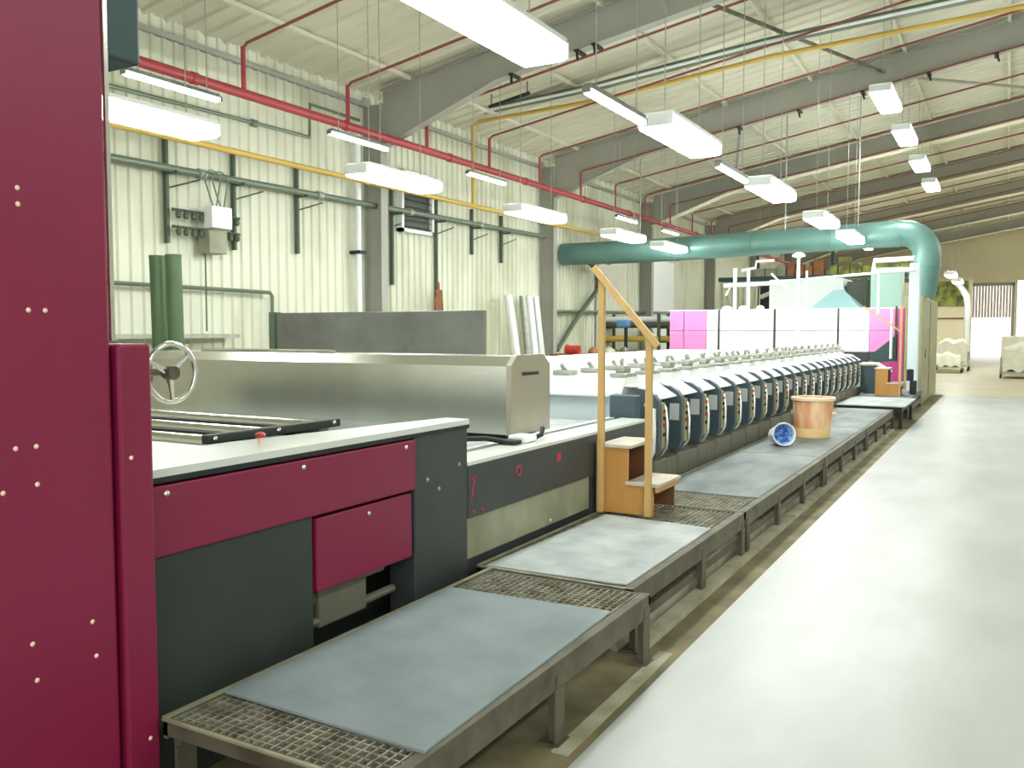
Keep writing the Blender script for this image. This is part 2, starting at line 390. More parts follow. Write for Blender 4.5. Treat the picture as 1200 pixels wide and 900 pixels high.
# valve manifold and boxes
t = thing('valve_manifold', (-10.3, 9.1, 3.2), 'two-row valve manifold between the two bracket rails on the left wall', 'manifold')
for z in (3.32, 3.08):
    m = MB(); m.tube([(-10.3, 8.48, z), (-10.3, 9.72, z)], .022, 8); m.build('pipe', 'bracket', t, smooth=True)
    for k in range(9):
        y = 8.56 + k*.135
        if 8.98 < y < 9.35: continue
        m = MB(); m.lathe([(.02, -.12), (.04, -.1), (.045, -.05), (.02, -.02), (.02, 0)], (-10.27, y, z), 10); m.build('valve', 'bracket', t, smooth=True)
t = thing('junction_box', (-10.2, 9.17, 3.2), 'white junction box with looped hoses on the valve manifold', 'box')
m = MB(); m.bbox(-10.24, -10.06, 8.98, 9.36, 3.1, 3.42, .015); m.build('box', 'white', t)
m = MB(); m.bbox(-10.4, -10.15, 9.0, 9.34, 2.74, 3.08, .015); m.build('lower_box', 'cream', t)
for y in (9.08, 9.22):
    m = MB(); m.tube([(-10.15, y, 3.42)] + arc((-10.15, y, 3.8), .14, 200, -20, 10, 'yz') + [(-10.15, y+.06, 3.42)], .012, 6); m.build('hose', 'wallpipe', t, smooth=True)
m = MB(); m.tube([(-10.3, 9.05, 2.74), (-10.3, 9.05, 1.6)], .012, 6); m.build('cable', 'bracket', t)
# louvre
t = thing('wall_louvre', (-10.4, 14.4, 3.6), 'dark louvred vent high on the left wall beside the first column', 'vent')
m = MB(); m.box(-10.48, -10.4, 13.95, 14.95, 3.62, 4.7); m.build('backing', 'louvre', t)
m = MB()
for k in range(8): m.prism([(-10.4, 3.68+k*.13), (-10.33, 3.64+k*.13), (-10.33, 3.65+k*.13), (-10.4, 3.69+k*.13)], 'y', 13.97, 14.93)
m.build('slats', 'louvre', t)
m = MB()
for a in ((13.9, 13.97, 3.55, 4.75), (14.93, 15.0, 3.55, 4.75)): m.box(-10.46, -10.32, *a[:2], *a[2:])
m.box(-10.46, -10.32, 13.9, 15, 3.55, 3.62); m.box(-10.46, -10.32, 13.9, 15, 4.68, 4.75); m.build('frame', 'white', t)

# small dark clamps under the rafters, roof braces
for (yr, xs_) in ((13, (-7.3, -6.1, -5.8)), (20, (-5.4, -4.1, -2.8, -1.55, -.35))):
    for i, x in enumerate(xs_):
        z = roofz(x) - .11 - .54
        t = thing('beam_clamp', (x, yr, z), '%s dark clamp from the left under the %s dark rafter' % (ORD[i], 'nearest' if yr == 13 else 'second'), 'clamp', 'dark clamps under the rafters')
        m = MB(); m.bbox(x-.04, x+.04, yr-.16, yr+.16, z-.05, z-.012, .006); m.build('jaw', 'black', t)
        m = MB(); m.tube([(x, yr-.12, z-.05), (x+.05, yr-.2, z-.2)], .022, 6); m.build('bolt', 'black', t)
for i, (a, b, lab) in enumerate((((-4.3, 13.1, None), (-2.4, 19.9, None), 'brown diagonal roof brace between the two nearest rafters'),
                                 ((-5.4, 20.1, None), (-7.4, 26.9, None), 'dark diagonal roof brace beyond the second rafter, left'),
                                 ((-2.4, 20.1, None), (1.6, 26.9, None), 'dark diagonal roof brace beyond the second rafter, behind the high lamps'))):
    m = MB(); m.tube([(a[0], a[1], roofz(a[0])-.4), (b[0], b[1], roofz(b[0])-.4)], .035, 8)
    tag(m.build('roof_brace', 'rusty' if i == 0 else 'beam', None, smooth=True, origin=(a[0], a[1], roofz(a[0])-.4)), lab, 'brace')
for i, (x, y, lab) in enumerate(((-9.0, 8.3, 'short dark strut beside the nearest red branch pipe at upper left'), (-9.0, 15.0, 'short dark strut under the roof beside the yellow riser'))):
    m = MB(); m.tube([(x, y, roofz(x)-.25), (x+.9, y, roofz(x+.9)-.25)], .035, 8)
    for q in (x+.05, x+.85): m.tube([(q, y, roofz(q)-.25), (q, y, roofz(q)-.02)], .01, 6)
    tag(m.build('roof_strut', 'black', None, origin=(x, y, roofz(x)-.25)), lab, 'strut')

# ------------------------------------------------------------------ tall magenta cabinet
t = thing('print_machine_cabinet', (-2.9, 1.0, 0), 'tall magenta machine cabinet filling the left edge of the picture', 'cabinet')
m = MB(); m.bbox(-3.5, -2.42, -.6, 1.75, 0, 3.5, .012); m.build('body', 'magenta', t)
m = MB(); m.bbox(-3.2, -2.405, 1.765, 1.885, .12, 1.56, .01); m.build('lower_cover', 'magenta', t)
m = MB(); m.bbox(-3.2, -2.42, 1.765, 1.885, 2.44, 3.5, .01); m.build('upper_cover', 'teal_dark', t)['label'] = 'dark teal cover'
m = MB(); m.box(-2.425, -2.412, 1.748, 1.762, 1.57, 3.48); m.build('edge_trim', 'chrome', t)
for y, z in ((1.47, 2.0), (1.47, 1.955), (1.49, 1.66), (1.54, 1.66), (1.44, 1.27), (1.50, 1.27), (1.50, 1.16), (1.40, 1.15), (1.66, .71), (1.67, .60), (1.47, .70), (1.48, .59), (1.845, .27), (1.80, 1.2)):
    X = -2.42 if y < 1.75 else -2.405
    m = MB(); m.lathe([(.0065, 0), (.0075, .002), (.004, .005), (.0008, .006)], (0, 0, 0), 10)
    o = m.build('bolt', 'tub_l', t, smooth=True, origin=(0, 0, 0)); o.rotation_euler = (0, PI/2, 0); o.location = Vector((X, y, z)) - Vector(t['_w'])

# ------------------------------------------------------------------ machine section 1
def bolts(t, X, pts, m_='chrome'):
    for y, z in pts:
        m = MB(); m.lathe([(.010, 0), (.012, .003), (.007, .008), (.001, .009)], (0, 0, 0), 12)
        o = m.build('bolt', m_, t, smooth=True, origin=(0, 0, 0)); o.rotation_euler = (0, PI/2, 0); o.location = Vector((X, y, z)) - Vector(t['_w'])
t = thing('feed_table', (-4.5, 2.9, 0), 'magenta and charcoal infeed table of the printing machine beside the nearest platform', 'machine')
m = MB(); m.bbox(-2.66, -2.50, 3.455, 3.935, .0, 1.10, .008); m.build('end_panel', 'charcoal', t)
m = MB(); m.bbox(-2.60, -2.51, 1.9, 2.74, .0, .84, .006); m.build('lower_panel', 'charcoal_g', t)
m = MB(); m.bbox(-2.53, -2.49, 1.92, 3.45, .83, 1.075, .006); m.build('upper_panel', 'magenta', t)
m = MB(); m.bbox(-2.54, -2.50, 2.755, 3.43, .50, .815, .006); m.build('lower_door', 'magenta', t)
m = MB(); m.box(-6.7, -2.53, 1.92, 3.9, .84, 1.085)
m.box(-6.7, -2.75, 1.92, 1.98, 0, .84); m.box(-6.7, -2.75, 3.8, 3.9, 0, .84); m.box(-6.7, -6.6, 1.92, 3.9, 0, .84)
m.box(-2.9, -2.84, 2.0, 3.8, 0, .84)
m.build('frame', 'charcoal_g', t)
m = MB(); m.box(-2.58, -2.488, 1.92, 3.935, 1.085, 1.104); m.build('edge_strip', 'black', t)
m = MB(); m.box(-2.86, -2.492, 1.92, 2.62, 1.104, 1.132)
m.prism([(-2.86, 2.62), (-2.492, 2.62), (-2.492, 3.94), (-2.64, 3.94)], 'z', 1.104, 1.132)
m.box(-6.6, -2.86, 1.92, 2.50, 1.09, 1.128); m.build('top_plate', 'offwhite', t)
for i, y in enumerate((2.58, 2.74, 2.92, 3.10, 3.28)):
    m = MB(); m.tube([(-6.5, y, 1.125), (-2.92, y, 1.125)], .035 if i % 2 == 0 else .025, 12); m.build('cross_roller', 'chrome' if i % 2 == 0 else 'black', t, smooth=True)
m = MB(); m.bbox(-2.94, -2.90, 2.54, 3.38, 1.125, 1.165, .006); m.build('bearing_rail', 'charcoal_g', t)
bolts(t, -2.90, ((2.58, 1.147), (2.95, 1.147), (3.33, 1.147)))
bolts(t, -2.49, ((2.0, 1.045), (2.67, 1.045), (3.37, 1.045)))
bolts(t, -2.50, ((3.1, .775),))
bolts(t, -2.50, ((3.56, .86), (3.66, .80), (3.85, .9)), 'galv')
m = MB(); m.bbox(-2.80, -2.58, 2.85, 3.18, .30, .47, .012); m.prism([(2.78, .40), (2.86, .42), (2.86, .46), (2.78, .45)], 'x', -2.76, -2.6)
m.bbox(-2.8, -2.57, 3.10, 3.30, .455, .485, .006); m.tube([(-2.6, 2.8, .33), (-2.6, 3.4, .34)], .02, 8)
m.build('gear_bracket', 'cabinet', t)['label'] = 'grey cast bracket in the dark opening'
# emergency stop
t2 = thing('emergency_stop', (-2.74, 2.68, 1.132), 'small red mushroom button on the white table edge', 'button')
m = MB(); m.lathe([(.012, 0), (.012, .02)], (-2.74, 2.68, 1.132), 12); m.build('stem', 'tub_l', t2)
m = MB(); m.lathe([(.016, .018), (.022, .022), (.022, .034), (.012, .042), (.001, .044)], (-2.74, 2.68, 1.132), 16); m.build('cap', 'red', t2, smooth=True)
# handwheel
hc = Vector((-2.72, 2.22, 1.445))
t = thing('handwheel', tuple(hc), 'chrome spoked handwheel at the right edge of the magenta cabinet', 'wheel')
m = MB(); m.tube(arc(tuple(hc), .108, 0, 349, 40, 'yz'), .0105, 10, closed=True); m.build('rim', 'chrome', t, smooth=True)
for a in (40, 155, 270):
    d = Vector((0, math.cos(math.radians(a)), math.sin(math.radians(a))))
    m = MB(); m.tube([hc+Vector((-.012, 0, 0))+d*.015, hc+d*.104], .014, 8, r2=.008); m.build('spoke', 'chrome', t, smooth=True)
m = MB(); m.tube([hc+Vector((-.28, 0, 0)), hc+Vector((-.03, 0, 0))], .016, 10); m.build('shaft', 'galv', t, smooth=True)
m = MB(); m.tube([hc+Vector((-.03, 0, 0)), hc+Vector((.016, 0, 0))], .026, 14); m.build('hub', 'rusty', t, smooth=True)
t = thing('handwheel_gearbox', (-3.0, 2.22, 1.132), 'brown cast gearbox arm behind the handwheel, fixed to the cabinet', 'gearbox')
m = MB(); m.bbox(-3.0, -2.88, 1.888, 2.28, 1.385, 1.50, .03, 3); m.build('casing', 'rusty', t, smooth=True)
m = MB(); m.tube([(-2.885, 2.12, 1.46), (-2.80, 2.12, 1.46)], .03, 14); m.build('knob', 'tub_l', t, smooth=True)

# ------------------------------------------------------------------ machine section 2
t = thing('belt_frame', (-4.5, 5.3, 0), 'low charcoal belt frame with cream lower panel left of the wooden stairs', 'machine')
m = MB(); m.bbox(-2.62, -2.50, 3.94, 6.62, .59, .878, .006); m.box(-2.62, -2.505, 5.56, 6.6, 0, .6); m.box(-2.62, -2.54, 3.94, 5.56, 0, .37); m.build('side_panel', 'charcoal', t)
m = MB(); m.bbox(-2.60, -2.52, 3.95, 5.55, .36, .588, .004); m.build('lower_panel', 'cream', t)
m = MB(); m.box(-6.7, -2.62, 3.94, 6.6, .55, .80); m.box(-6.7, -6.6, 3.94, 6.6, 0, .55); m.box(-6.6, -2.7, 6.5, 6.6, 0, .55); m.build('frame', 'charcoal_g', t)
m = MB(); m.box(-2.72, -2.50, 3.94, 6.62, .878, .897); m.build('top_rail', 'offwhite', t)
m = MB(); m.box(-2.84, -2.78, 3.94, 6.62, .80, .897); m.build('inner_rail', 'offwhite', t)
m = MB(); m.box(-6.5, -2.86, 3.96, 6.6, .80, .862); m.build('blanket', 'mat_pale', t)
m = MB(); m.prism([(3.965, .70), (3.98, .70), (4.01, .81), (3.995, .81)], 'x', -2.5, -2.498); m.box(-2.5, -2.498, 3.975, 4.03, .80, .812); m.build('painted_mark', 'redpaint', t)
m = MB(); m.tube(arc((-2.499, 4.5, .775), .028, 0, 340, 14, 'yz'), .006, 6, closed=True); m.build('painted_mark', 'redpaint', t)
m = MB(); m.prism([(5.03+.035*math.cos(a*PI/5), .79+.03*math.sin(a*PI/5)) for a in range(10)], 'x', -2.5, -2.498); m.build('painted_mark', 'redpaint', t)
bolts(t, -2.52, ((4.95, .39),), 'tub_l')
bolts(t, -2.50, ((3.99, .62), (4.08, .62)), 'redpaint')
t = thing('clamp_tool', (-2.72, 4.8, .897), 'black and white clamp tool lying on the belt frame below the hood end', 'tool')
m = MB(); m.tube([(-2.95, 4.55, .93), (-2.8, 4.62, .935), (-2.66, 4.70, .91)], .016, 8); m.bbox(-2.74, -2.62, 4.66, 4.76, .897, .925, .008); m.build('clamp_body', 'black', t, smooth=True)
m = MB(); m.bbox(-2.74, -2.6, 4.78, 4.93, .897, .945, .018, 3); m.build('handle', 'white', t, smooth=True)
m = MB(); m.tube([(-2.64, 4.93, .91), (-2.6, 4.98, .935), (-2.61, 5.02, .975)], .016, 8); m.build('jaw', 'black', t, smooth=True)

# stainless hood
t = thing('stainless_hood', (-4.6, 5.1, .9), 'long brushed stainless steel hood lying across the machine', 'hood')
prof = [(5.06, .905), (5.06, 1.365), (5.13, 1.43), (5.50, 1.43), (5.60, 1.36), (5.60, .905)]
m = MB(); m.prism(prof, 'x', -6.6, -2.90); m.build('shell', 'steel', t)
m = MB(); m.prism([(5.045, .90), (5.045, 1.372), (5.125, 1.44), (5.505, 1.44), (5.61, 1.365), (5.61, .90)], 'x', -2.90, -2.86); m.build('end_plate', 'steel_end', t)
m = MB(); m.bbox(-2.862, -2.848, 5.20, 5.42, 1.30, 1.322, .004); m.build('handle_slot', 'black', t)
m = MB(); m.box(-6.5, -2.95, 5.12, 5.55, .862, .905); m.build('base_rail', 'black', t)
for i, (p0, p1) in enumerate((((-6.0, 5.42, 1.442), (-4.6, 5.30, 1.442)), ((-6.1, 5.3, 1.442), (-4.75, 5.42, 1.442)))):
    m = MB(); m.tube([p0, p1], .012, 8); o = m.build('steel_rod', 'chrome', None, smooth=True, origin=p0)
    tag(o, ('rear' if i == 0 else 'front') + ' of two thin steel rods lying on the stainless hood', 'rod', 'rods on the hood')

# ------------------------------------------------------------------ things behind the machine
t = thing('splash_board', (-5.8, 7.6, 0), 'large grey metal board standing upright behind the stainless hood', 'board')
m = MB(); m.bbox(-7.4, -4.55, 7.48, 7.53, .95, 1.81, .006); m.build('sheet', 'greyboard', t)
m = MB(); m.box(-7.45, -7.36, 7.45, 7.56, 0, 1.82); m.box(-7.0, -6.92, 7.53, 7.6, 0, 1.3); m.build('post', 'bracket', t)
for i, (x, y) in enumerate(((-9.35, 7.5), (-9.0, 7.5))):
    x = (-9.30, -9.0)[i]
    m = MB(); m.tube([(x, 7.45, 0), (x-.05, 7.45, 2.53)], .095, 18); m.lathe([(.1, 0), (.1, .03)], (x-.05, 7.45, 2.52), 18)
    o = m.build('cardboard_tube', 'green_p', None, smooth=True, origin=(x, 7.45, 0))
    tag(o, ('left' if i == 0 else 'right') + ' of two upright green tubes behind the handwheel', 'tube', 'green tubes')
# leaning rolls by the second column
for i, (y0, y1, r, mm) in enumerate(((18.0, 17.75, .10, 'white'), (18.5, 18.45, .085, 'galv'), (18.85, 18.75, .10, 'white'), (19.2, 19.1, .09, 'offwhite'))):
    m = MB(); m.tube([(-9.9, y0, 0), (-10.15, y1, 2.45)], r, 14)
    o = m.build('fabric_roller', mm, None, smooth=True, origin=(-9.9, y0, 0))
    tag(o, '%s from the left of the four pale rollers leaning by the second column' % ORD[i], 'roller', 'leaning rollers')
m = MB()
for k in range(5): m.tube([(-9.95-.01*k, 14.7+.07*k, 0), (-10.2, 14.85+.05*k, 2.3+.15*(k % 3))], .03, 6)
tag(m.build('plank_bundle', 'brown', None, origin=(-10, 14.8, 0)), 'bundle of brown laths leaning on the left wall above the grey board', 'laths')
# wall bracing in the third bay
t = thing('wall_brace', (-10.2, 20.6, 1), 'curved diagonal dark brace on the wall behind the wooden handrail', 'brace')
m = MB(); m.tube([(-10.2, 20.4, 1.1), (-10.2, 21.6, 1.95), (-10.2, 22.9, 2.75), (-10.2, 23.05, 3.0), (-10.2, 22.9, 3.35), (-10.2, 22.4, 3.5)], .06, 8); m.build('brace_tube', 'bracket', t, smooth=True)
t = thing('wall_rail', (-10.3, 20, 2.15), 'long dark horizontal rail on the wall left of the dryer', 'rail')
m = MB(); m.tube([(-10.3, 20.2, 2.11), (-10.3, 33, 2.3)], .045, 8); m.build('rail', 'wallpipe', t, smooth=True)
m = MB(); m.bbox(-10.44, -10.36, 23.4, 25.6, .2, 4.0, .01); m.build('wall_panel', 'cloth', t)
m = MB(); m.bbox(-10.44, -10.36, 27.3, 30.0, .2, 4.0, .01); m.build('wall_panel', 'white', t)
# roll rack
t = thing('roll_rack', (-9.5, 24, 0), 'steel rack of long horizontal rolls between the wooden handrail and the dryer', 'rack')
for x in (-10.25, -8.55):
    m = MB()
    for y in (23.5, 24.3): m.box(x-.04, x+.04, y-.04, y+.04, 0, 2.1)
    for z in (.9, 1.3, 1.7): m.box(x-.03, x+.03, 23.5, 24.3, z-.03, z)
    m.build('end_frame', 'bracket', t)
k = 0
for z, mm in ((.98, 'olive'), (1.38, 'yellow'), (1.78, 'wood_d'), (1.82, 'white')):
    for y in (23.65, 24.05):
        m = MB(); yy = y + (.0 if mm != 'white' else .18); zz = z if mm != 'white' else z+.12
        m.tube([(-10.35, yy, zz), (-8.3, yy, zz)], .085, 12)
        row = {'olive': 'bottom', 'yellow': 'middle', 'wood_d': 'upper', 'white': 'top'}[mm]
        tag(m.build('fabric_roll', {'wood_d': 'louvre'}.get(mm, mm), None, smooth=True, origin=(-9.3, yy, zz)),
            '%s roll lying on the %s row of the roll rack, %s' % ({'olive': 'olive', 'yellow': 'yellowish', 'wood_d': 'dark', 'white': 'white'}[mm], row, 'front' if y < 24 else 'behind'), 'roll', 'rolls on the rack')
t = thing('stand_post', (-8.9, 22.3, 0), 'black stand with a blue cap in front of the roll rack', 'stand')
m = MB(); m.tube([(-9.05, 22.3, 0), (-9.05, 22.3, 1.72)], .05, 10); m.lathe([(.25, 0), (.25, .04), (.05, .08)], (-9.05, 22.3, 0), 16); m.build('post', 'black', t, smooth=True)
m = MB(); m.bbox(-9.3, -8.95, 22.2, 22.42, 1.70, 1.9, .04, 3); m.build('cap', 'blue_s', t, smooth=True)
t = thing('work_bench', (-9.4, 19.6, 0), 'low bench behind the print heads piled with dark oddments', 'bench')
m = MB(); m.bbox(-9.7, -7.6, 19.0, 20.2, .98, 1.05, .01)
for x in (-9.6, -7.7):
    for y in (19.1, 20.1): m.box(x-.04, x+.04, y-.04, y+.04, 0, .98)
m.build('bench_top', 'wood_d', t)
m = MB(); m.tube([(-9.35, 19.3, 1.14), (-9.05, 19.3, 1.14)], .12, 18); m.tube([(-9.38, 19.3, 1.14), (-9.35, 19.3, 1.14)], .14, 18)
tag(m.build('red_reel', 'red', None, smooth=True, origin=(-9.2, 19.3, 1.05)), 'small red reel lying on the bench behind the print heads', 'reel')
for i, (x, r, mm) in enumerate(((-8.75, .13, 'brown'), (-8.35, .16, 'cream'), (-7.95, .12, 'louvre'))):
    m = MB(); m.lathe([(r, 0), (r*1.1, .04), (r*.8, .12), (r*.3, .17), (.01, .18)], (x, 19.5, 1.05), 9)
    tag(m.build('cloth_heap', mm, None, smooth=True, origin=(x, 19.5, 1.05)), '%s heap on the bench, %s the red reel' % (('brown', 'cream', 'dark')[i], ('next to', 'second from', 'farthest from')[i]), 'heap', 'heaps on the bench')

# ------------------------------------------------------------------ print heads
PITCH = .595; Y0 = 6.98; NH = 20
def head():
    t = thing('printing_unit', (-2.55, 0, 0), '', 'printing unit', 'printing units in a row along the platform')
    m = MB(); m.bbox(-3.0, -2.56, .0, .285, .0, .50, .01); m.bbox(-3.0, -2.565, .295, .575, 0, .49, .01); m.build('base_cabinet', 'cabinet', t)
    # slate end cover, profile in x-z
    m = MB(); m.prism([(-2.74, .60), (-2.62, .52), (-2.56, .54), (-2.535, .62), (-2.535, 1.01), (-2.575, 1.065), (-2.64, 1.105), (-2.74, 1.112)], 'y', 0, .075); m.build('end_cover', 'slate', t)
    m = MB(); m.bbox(-2.645, -2.555, -.004, 0, .80, .95, .001); m.build('paper_label', 'paper', t)['label'] = 'white paper label'
    m = MB(); m.prism([(-3.05, 1.125), (-2.75, 1.118), (-2.57, 1.015), (-2.565, 1.025), (-2.745, 1.135), (-3.05, 1.145)], 'y', .08, .56); m.build('sloping_lid', 'white', t)
    c = MB(); c.bbox(-2.62, -2.528, .075, .155, .60, .99, .008); cs = c.build('control_strip', 'strip', t)
    for z, mm in ((.92, 'red'), (.86, 'black'), (.80, 'red'), (.72, 'black')):
        b = MB(); b.tube([(-2.529, .115, z), (-2.512, .115, z)], .016, 10); b.build('push_button', mm, cs, smooth=True)
    g = MB(); g.tube([(-2.60, .20, 1.0), (-2.54, .20, .94), (-2.525, .20, .80), (-2.53, .20, .62), (-2.57, .19, .54), (-2.66, .18, .50)], .014, 8)
    g.build('chrome_guard', 'chrome', t, smooth=True)
    b = MB(); b.prism([(0, .78), (0, 1.07), (.05, 1.14), (.1, 1.20), (.38, 1.20), (.45, 1.13), (.45, .78)], 'x', -6.5, -2.87); b.build('cross_beam', 'white', t)
    b = MB(); b.bbox(-3.02, -2.86, .08, .34, 1.20, 1.235, .01); b.bbox(-2.99, -2.90, .14, .30, 1.235, 1.30, .012); b.tube([(-2.95, .2, 1.30), (-2.95, .19, 1.34), (-2.93, .17, 1.35)], .018, 8); b.build('drive_motor', 'galv', t, smooth=True)
    b = MB(); b.bbox(-3.6, -3.42, .12, .30, 1.20, 1.25, .015); b.tube([(-3.5, .2, 1.24), (-3.52, .15, 1.30)], .02, 8); b.build('ink_coupling', 'galv', t, smooth=True)
    return t
h0 = head()
nm = {0: 'nearest printing unit, right behind the wooden stairs, with its pale blue front', NH-1: 'last printing unit at the far end, beside the slate bin'}
for i in range(NH):
    h = h0 if i == 0 else copy_tree(h0)
    h.location = (-2.55, Y0+PITCH*i, 0)
    h['label'] = nm.get(i, '%s printing unit counted from the wooden stairs, slate end cover with paper label' % ORD[i])
# front face of the first head
t = thing('head_front_cover', (-4.6, 6.9, 0), 'pale blue transverse cover in front of the nearest print head', 'cover')
m = MB(); m.bbox(-6.5, -2.87, 6.86, 6.95, .62, 1.06, .012); m.build('panel', 'whiteb', t)
m = MB(); m.box(-6.5, -3.42, 6.80, 6.87, .80, .825); m.box(-6.5, -3.42, 6.84, 6.87, .66, .69); m.build('ledge', 'galv', t)
m = MB(); m.bbox(-6.5, -2.88, 6.80, 6.955, 1.04, 1.085, .015); m.build('lip', 'white', t)
m = MB(); m.bbox(-2.87, -2.64, 6.72, 6.84, .73, 1.07, .008); m.box(-2.86, -2.65, 6.66, 6.72, .76, .78); m.build('end_box', 'slate', t)
m = MB(); m.box(-6.4, -2.9, 6.87, 6.94, 0, .62); m.build('skirt', 'charcoal_g', t)
m = MB(); m.tube([(-2.60, 6.84, 1.0), (-2.535, 6.84, .95), (-2.52, 6.84, .8), (-2.525, 6.84, .6), (-2.58, 6.84, .5)], .018, 8); m.build('white_guard', 'white', t, smooth=True)

# ------------------------------------------------------------------ platforms
def platform(x0, x1, y0, y1, label, grate_ranges, legs, rail=False, lowrail=False):
    t = thing('operator_platform', ((x0+x1)/2, (y0+y1)/2, 0), label, 'platform', 'operator platforms along the machine')
    z = .318; g = MB()
    for (ga, gb) in grate_ranges:
        y = ga
        while y < gb: g.box(x0+.01, x1-.01, y-.0025, y+.0025, z-.010, z-.003); y += .0375
        x = x0+.02
        while x < x1-.01: g.box(x-.0028, x+.0028, ga, gb, z-.028, z); x += .036
    if grate_ranges: g.build('grating', 'grate', t)
    f = MB()
    f.box(x1-.045, x1, y0, y1, z-.105, z+.004); f.box(x0, x0+.02, y0, y1, z-.06, z+.006)
    f.box(x0, x1, y0, y0+.02, z-.05, z+.003); f.box(x0, x1, y1-.02, y1, z-.05, z)
    f.build('edge_beam', 'rusty', t)
    f = MB(); f.box(x0-.006, x0+.014, y0, y1, z+.004, z+.012); f.box(x0, x1-.04, y0-.006, y0+.008, z, z+.008); f.build('edge_angle', 'grate_l', t)
    for (x, y) in legs:
        f = MB(); f.box(x-.035, x, y-.02, y+.02, 0, z-.05); f.box(x-.004, x+.004, y-.04, y+.04, 0, z-.10); f.box(x-.07, x+.02, y-.05, y+.05, -.004, .008)
        f.build('leg', 'rusty', t)
    if lowrail:
        f = MB(); f.box(x1-.07, x1-.03, y0, y1, .10, .15); f.build('lower_rail', 'rusty', t)
    return t
platform(-2.39, -1.48, 1.885, 3.985, 'nearest grating platform, front left, with the large blue grey mat', [(1.90, 3.97)],
         ((-2.36, 1.95), (-1.475, 2.08), (-1.475, 2.98), (-1.475, 3.92), (-2.36, 3.9)))
platform(-2.48, -1.58, 4.005, 6.13, 'second grating platform, under the wooden stairs and pale mat', [(4.02, 6.12)],
         ((-1.575, 4.06), (-1.575, 5.16), (-1.575, 6.08), (-2.45, 5.0)), lowrail=True)
ys = [6.15, 9.25, 12.3, 15.45]
for i in range(3):
    a, b = ys[i], ys[i+1]-.015
    lab = ('third platform from the front, its front end bare grating beside the stairs', 'platform section carrying the orange tub', 'platform section just before the raised pale step')[i]
    t = platform(-2.48, -1.58, a, b, lab, [(a+.01, 6.7)] if i == 0 else [], [(-1.575, a+.06), (-1.575, a+1.05), (-1.575, a+2.05), (-1.575, b-.06)], lowrail=True)
    m = MB(); m.box(-2.47, -1.63, 6.72 if i == 0 else a+.01, b-.01, .300, .324); m.build('deck_plate', 'plate', t)
t = thing('end_platform', (-2, 16.4, 0), 'raised pale end platform with a dark front edge below the far stairs', 'platform')
m = MB(); m.bbox(-2.5, -1.42, 15.5, 17.5, .355, .375, .004); m.build('top_sheet', 'mat_pale', t)
m = MB(); m.box(-2.45, -1.47, 15.53, 17.45, .28, .355); m.box(-1.52, -1.47, 15.6, 15.7, 0, .28); m.box(-1.52, -1.47, 17.3, 17.4, 0, .28); m.box(-2.45, -2.38, 15.6, 15.7, 0, .28); m.build('frame', 'black', t)
t = thing('rear_platform', (-2, 18.9, 0), 'farthest platform carrying the small far stairs and the slate bin', 'platform')
m = MB(); m.box(-2.5, -1.55, 17.52, 20.6, .27, .35); m.build('deck', 'plate', t)
m = MB(); m.box(-1.62, -1.57, 17.6, 17.7, 0, .27); m.box(-1.62, -1.57, 20.4, 20.5, 0, .27); m.box(-1.60, -1.56, 17.52, 20.6, .1, .2); m.build('leg_frame', 'rusty', t)

def slab(name, pts, z0, z1, m_, label):
    m = MB(); m.prism(pts, 'z', z0, z1)
    bmesh.ops.bevel(m.bm, geom=[e for e in m.bm.edges], offset=.003, segments=1, affect='EDGES')
    return tag(m.build(name, m_, None, origin=(pts[0][0], pts[0][1], z0)), label, 'mat', 'rubber mats on the platforms')
slab('rubber_mat', [(-2.375, 2.13), (-1.50, 2.11), (-1.53, 3.62), (-2.375, 3.58)], .319, .331, 'mat_blue', 'large worn blue grey rubber mat on the nearest platform')
slab('rubber_mat', [(-2.44, 4.02), (-1.63, 4.05), (-1.63, 5.50), (-2.40, 5.56)], .319, .331, 'mat_pale', 'paler rubber mat lying in front of the wooden stairs')

# ------------------------------------------------------------------ wooden stairs
def stairs(t, ox, oy, oz, w=.42, s=1.0):
    P = lambda x, y, z: (ox+x*s, oy+y*s, oz+z*s)
    # L-shaped side boards (x across, steps down towards +x)
    for y, bm_ in ((0, 'wood'), (w-.02, 'wood_d')):  # far board darkened to paint in the shade inside the steps
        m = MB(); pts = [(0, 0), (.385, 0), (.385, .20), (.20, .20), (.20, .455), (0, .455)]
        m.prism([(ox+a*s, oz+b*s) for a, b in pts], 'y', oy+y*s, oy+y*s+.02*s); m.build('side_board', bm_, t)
    m = MB(); m.box(ox+.0*s, ox+.02*s, oy+.02*s, oy+(w-.02)*s, oz, oz+.45*s); m.box(ox+.17*s, ox+.185*s, oy+.02*s, oy+(w-.02)*s, oz, oz+.2*s); m.build('back_board', 'wood_d', t)  # dark tone here also stands for the interior shade
    m = MB(); m.bbox(ox-.02*s, ox+.225*s, oy-.012*s, oy+(w+.01)*s, oz+.455*s, oz+.48*s, .005); m.build('upper_tread', 'tread', t)
    m = MB(); m.bbox(ox+.185*s, ox+.43*s, oy-.012*s, oy+(w+.01)*s, oz+.20*s, oz+.225*s, .005); m.build('lower_tread', 'tread', t)
    m = MB(); m.box(ox+.40*s, ox+.42*s, oy, oy+w*s, oz+.165*s, oz+.2*s); m.build('edge_batten', 'wood', t)
t = thing('wooden_stairs', (-2.45, 5.64, .32), 'orange wooden two-step stairs with handrail on the second platform', 'stairs')
stairs(t, -2.46, 5.62, .335, .45)
for x, z1 in ((-2.45, 2.0), (-2.10, 1.585)):
    m = MB(); m.bbox(x-.022, x+.022, 5.575, 5.615, .335 if x > -2.2 else .335, z1, .004); m.build('post', 'wood_l', t)
m = MB(); a = Vector((-2.50, 5.60, 2.04)); b = Vector((-2.03, 5.60, 1.50)); d = (b-a).normalized(); nn = Vector((d.z, 0, -d.x))*.022
